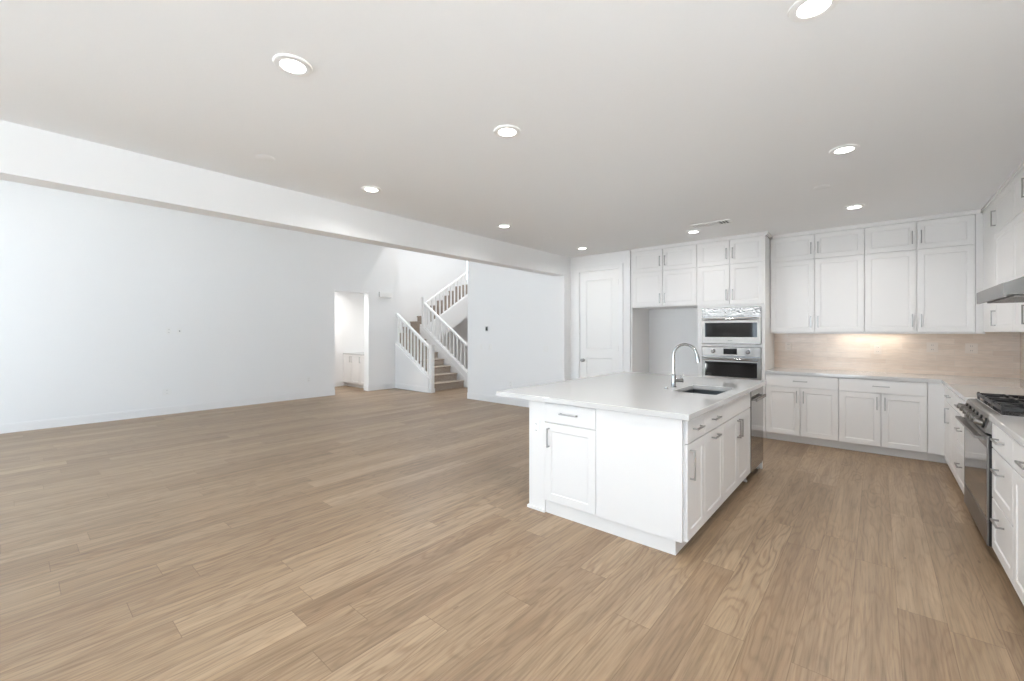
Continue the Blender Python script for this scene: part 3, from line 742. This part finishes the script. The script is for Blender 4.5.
# ------------------------------------------------------------ outlets, switches
def plate(name, label, cat, loc, rz, kind='outlet', w=.072, h=.115, m='plastic', group=None):
    """faces local -y"""
    t = thing(name, label, cat, loc, rz, group)
    obj('cover_plate', box(BM(), -w / 2, w / 2, -.006, 0, -h / 2, h / 2, .002), m, t)
    if kind == 'outlet':
        for z in (.026, -.026):
            s = obj('socket', box(BM(), -.017, .017, -.008, -.0061, z - .014, z + .014, .001), m, t)
            for q in (-.007, .007): obj('slot', box(BM(), q - .0015, q + .0015, -.0086, -.0079, z - .005, z + .006), 'slot', s)
    elif kind == 'switch':
        obj('rocker', box(BM(), -.016, .016, -.010, -.0061, -.033, .033, .002), m, t)
    elif kind == 'cable':
        obj('jack', lathe(BM(), [(.009, 0), (.009, .008), (.005, .010)], (0, -.0061, 0), 'y', 14), 'slot', t, True)
    elif kind == 'sensor':
        obj('screen', box(BM(), -w * .36, w * .36, -.009, -.0061, -h * .36, h * .36, .001), 'black', t)
    return t
LW = pi / 2   # on the left wall (faces +x)
plate('wall_outlet', 'left one of the two small plates side by side high on the long left wall', 'outlet', (XL, 1.77, 1.44), LW, 'outlet')
plate('cable_plate', 'right one of the two small plates side by side high on the long left wall', 'outlet', (XL, 1.92, 1.44), LW, 'cable')
plate('wall_outlet', 'wide double outlet plate low on the left wall under the two small plates', 'outlet', (XL, 1.75, .39), LW, 'outlet', w=.125)
plate('wall_outlet', 'single outlet low on the left wall near the doorway to the hall', 'outlet', (XL, 4.17, .40), LW, 'outlet')
t = thing('door_chime', 'small white rectangular chime box high on the wall beside the hall doorway', 'chime', (XL, 6.05, 2.35), LW)
obj('cover', box(BM(), -.18, .18, -.05, 0, -.065, .065, .008), 'plastic', t)
obj('grille', box(BM(), -.13, .13, -.0525, -.0502, -.03, .03, .001), 'plastic', t)
plate('thermostat', 'small dark wall control on the white wall right of the staircase', 'thermostat', (-6.10, YS, 1.49), 0, 'sensor', w=.075, h=.105, m='greyplastic')
plate('wall_switch', 'wide white rocker switch plate below the dark thermostat', 'switch', (-6.0, YS, 1.12), 0, 'switch', w=.10)
plate('wall_switch', 'faint white switch plate left of the wide rocker plate beside the stairs', 'switch', (-6.25, YS, 1.12), 0, 'switch')
plate('wall_switch', 'faint wide white switch plate near the beam pier, left of the pantry door', 'switch', (-4.60, YS, 1.12), 0, 'switch', w=.12)
plate('wall_outlet', 'white outlet low on the white wall seen just over the island top corner', 'outlet', (-5.45, YS, .40), 0, 'outlet')
plate('backsplash_outlet', 'white wide outlet plate on the beige backsplash, left one of the right-hand pair', 'outlet', (.505, YB - .0105, 1.24), 0, 'outlet', w=.10, m='tileplate')
plate('backsplash_outlet', 'white outlet plate on the beige backsplash nearest the corner', 'outlet', (.825, YB - .0105, 1.235), 0, 'outlet', w=.10, m='tileplate')
plate('backsplash_outlet', 'white outlet plate on the beige backsplash nearest the oven tower', 'outlet', (-.95, YB - .0105, 1.22), 0, 'outlet', m='tileplate')
plate('backsplash_outlet', 'small beige outlet plate on the backsplash under the glowing strip light', 'outlet', (.01, YB - .0105, 1.20), 0, 'outlet', m='tileplate')
plate('island_outlet', 'small white outlet on the left leg of the island', 'outlet', (-2.075, 2.7345, .66), 0, 'outlet')
plate('wall_outlet', 'white outlet on the hall wall above the low cabinet', 'outlet', (-10.15, YS, 1.25), 0, 'outlet')
# low cabinet in the side hall
w = .60
t = cabinet('hall_cabinet', 'low white two-door cabinet seen through the doorway in the left wall', (-10.725, 5.72, 0), 0, 1.19, .62, ZT, .84,
    [('door', 0, .40, ZT, .84, ('v', .36, .72)), ('door', .40, .80, ZT, .84, ('v', .44, .72)), ('door', .80, 1.19, ZT, .84, ('v', .84, .72))])
obj('cabinet_top', box(BM(), -.0, 1.19, -.03, .62, .8405, .87, .002), 'quartz', t)

# ------------------------------------------------------------ staircase (L-shaped: up to the left, then away)
RISE, RUN = .175, .26
SXA, SY_0, SY_1 = -8.13, 6.48, 7.60
st = thing('staircase', 'carpeted L-shaped staircase with white railings and newel posts beyond the living room', 'staircase', (SXA, SY_0, 0))
def sobj(name, bm, m):
    bmesh.ops.translate(bm, verts=bm.verts, vec=(-SXA, -SY_0, 0)); return obj(name, bm, m, st)
for i in range(7):
    x1 = SXA - i * RUN; z1 = (i + 1) * RISE
    bm = BM(); z0 = max(0.001, z1 - .34) if i else .001
    prism(bm, [(x1, z0), (x1, z1 - .035), (x1 + .022, z1 - .030), (x1 + .028, z1 - .012), (x1 + .018, z1), (x1 - RUN, z1), (x1 - RUN, z0)], 'y', SY_0 + .002, SY_1 - .002)
    sobj('step', bm, 'carpet')
XM = SXA - 7 * RUN    # -9.95
bm = BM(); box(bm, -10.945, XM - .001, SY_0 + .002, 7.72, 1.1, 1.40); box(bm, XM, XM + .02, SY_0 + .002, SY_1 - .002, 1.365, 1.40, .004); sobj('landing', bm, 'carpet')
Y2 = 7.74
for i in range(9):
    y0 = Y2 + i * RUN; z1 = 1.40 + (i + 1) * RISE
    bm = BM(); prism(bm, [(y0, z1 - .34), (y0, z1 - .035), (y0 - .022, z1 - .03), (y0 - .028, z1 - .012), (y0 - .018, z1), (y0 + RUN, z1), (y0 + RUN, z1 - .34)], 'x', -10.945, -9.90)
    sobj('step', bm, 'carpet')
# far skirt + enclosing side of the first flight
bm = BM(); prism(bm, [(-7.99, .001), (-7.99, .36), (XM - .02, .36 + 1.97 * .655), (XM - .02, .001)], 'y', 7.605, 7.70); sobj('side_wall', bm, 'trim')
bm = BM(); prism(bm, [(SXA + .05, .131), (SXA + .05, .25), (SXA - .08, .34), (XM, 1.56), (XM, 1.42)], 'y', 7.598, 7.604); sobj('skirt_board', bm, 'trim')
bm = BM(); prism(bm, [(7.705, .90), (7.705, 1.55), (10.1, 3.06), (10.1, 2.40)], 'x', -9.895, -9.80); sobj('stringer', bm, 'trim')
bm = BM(); box(bm, -10.945, -9.80, 7.0, 7.72, 0.001, 1.095); sobj('landing_base', bm, 'wall')
bm = BM(); box(bm, -10.949, -6.68, 10.1, 11.49, 2.85, 3.05); struct('floor_upper', bm, 'carpet')
struct('trim_6', box(BM(), -6.95, -6.68, 10.02, 10.099, 2.8, 3.08), 'trim')
# near knee wall with cap
bm = BM(); KX0, KX1 = -9.329, -8.00; kz = lambda x: .305 + (KX1 - x) * .62
prism(bm, [(KX0, 0), (KX1, 0), (KX1, kz(KX1)), (KX0, kz(KX0))], 'y', YS + .001, YS + .119); struct('wall_knee', bm, 'trim')
bm = BM(); prism(bm, [(KX0, kz(KX0) + .0005), (KX1, kz(KX1) + .0005), (KX1, kz(KX1) + .025), (KX0, kz(KX0) + .025)], 'y', YS - .012, YS + .132); struct('trim_5', bm, 'trim')
baseboard('baseboard_knee', [('y', YS, -1, KX0, KX1)])
def railing(label, A, B, zfoot, ztop, n, newels, thick=.032):
    """balusters from A to B (x,y); zfoot, ztop give heights as functions of t in 0..1"""
    t = st
    P = lambda s: (A[0] + (B[0] - A[0]) * s, A[1] + (B[1] - A[1]) * s)
    Lx, Ly = B[0] - A[0], B[1] - A[1]
    def bar(nm, f, hw, h0, h1):
        bm = BM(); al = abs(Lx) > abs(Ly)
        if al: prism(bm, [(0, f(0) + h0), (Lx, f(1) + h0), (Lx, f(1) + h1), (0, f(0) + h1)], 'y', -hw, hw)
        else: prism(bm, [(0, f(0) + h0), (Ly, f(1) + h0), (Ly, f(1) + h1), (0, f(0) + h1)], 'x', -hw, hw)
        put(nm, bm)
    put = lambda nm, bm: (bmesh.ops.translate(bm, verts=bm.verts, vec=(A[0] - SXA, A[1] - SY_0, 0)), obj(nm, bm, 'trim', st))
    bar('handrail', ztop, .034, -.055, 0); bar('bottom_rail', zfoot, .028, 0, .03)
    for k in range(n):
        s = (k + .7) / (n + .2); x, y = Lx * s, Ly * s
        put('baluster', box(BM(), x - thick / 2, x + thick / 2, y - thick / 2, y + thick / 2, zfoot(s) + .012, ztop(s) - .040))
    for (x, y, z0, z1) in newels:
        bm = BM(); hw = .046; x -= A[0]; y -= A[1]
        box(bm, x - hw, x + hw, y - hw, y + hw, z0, z1 - .03, .003); box(bm, x - hw - .012, x + hw + .012, y - hw - .012, y + hw + .012, z1 - .03, z1 - .008, .004)
        box(bm, x - hw + .01, x + hw - .01, y - hw + .01, y + hw - .01, z1 - .008, z1 + .004, .003)
        if z0 < .02: box(bm, x - hw - .01, x + hw + .01, y - hw - .01, y + hw + .01, z0, z0 + .10, .003)
        put('newel_post', bm)
    return t
railing('white stair railing nearest the camera on the low sloping wall', (-8.00, YS + .06), (-9.325, YS + .06), lambda s: kz(-8.00 - 1.325 * s) + .026, lambda s: 1.07 + s * 1.325 * .63, 10, [(-7.95, YS + .06, .001, 1.12)])
railing('white stair railing on the far side of the lower carpeted flight', (-8.04, 7.655), (-9.80, 7.655), lambda s: .36 + .05 * .655 + s * 1.76 * .655, lambda s: 1.10 + s * 1.76 * .66, 12, [(-7.94, 7.655, .001, 1.17), (-9.85, 7.655, .9, 2.43)])
railing('white stair railing of the upper flight climbing away to the right', (-9.848, 7.71), (-9.848, 10.05), lambda s: 1.55 + s * 2.34 * .63, lambda s: 2.28 + s * 2.34 * .64, 16, [])
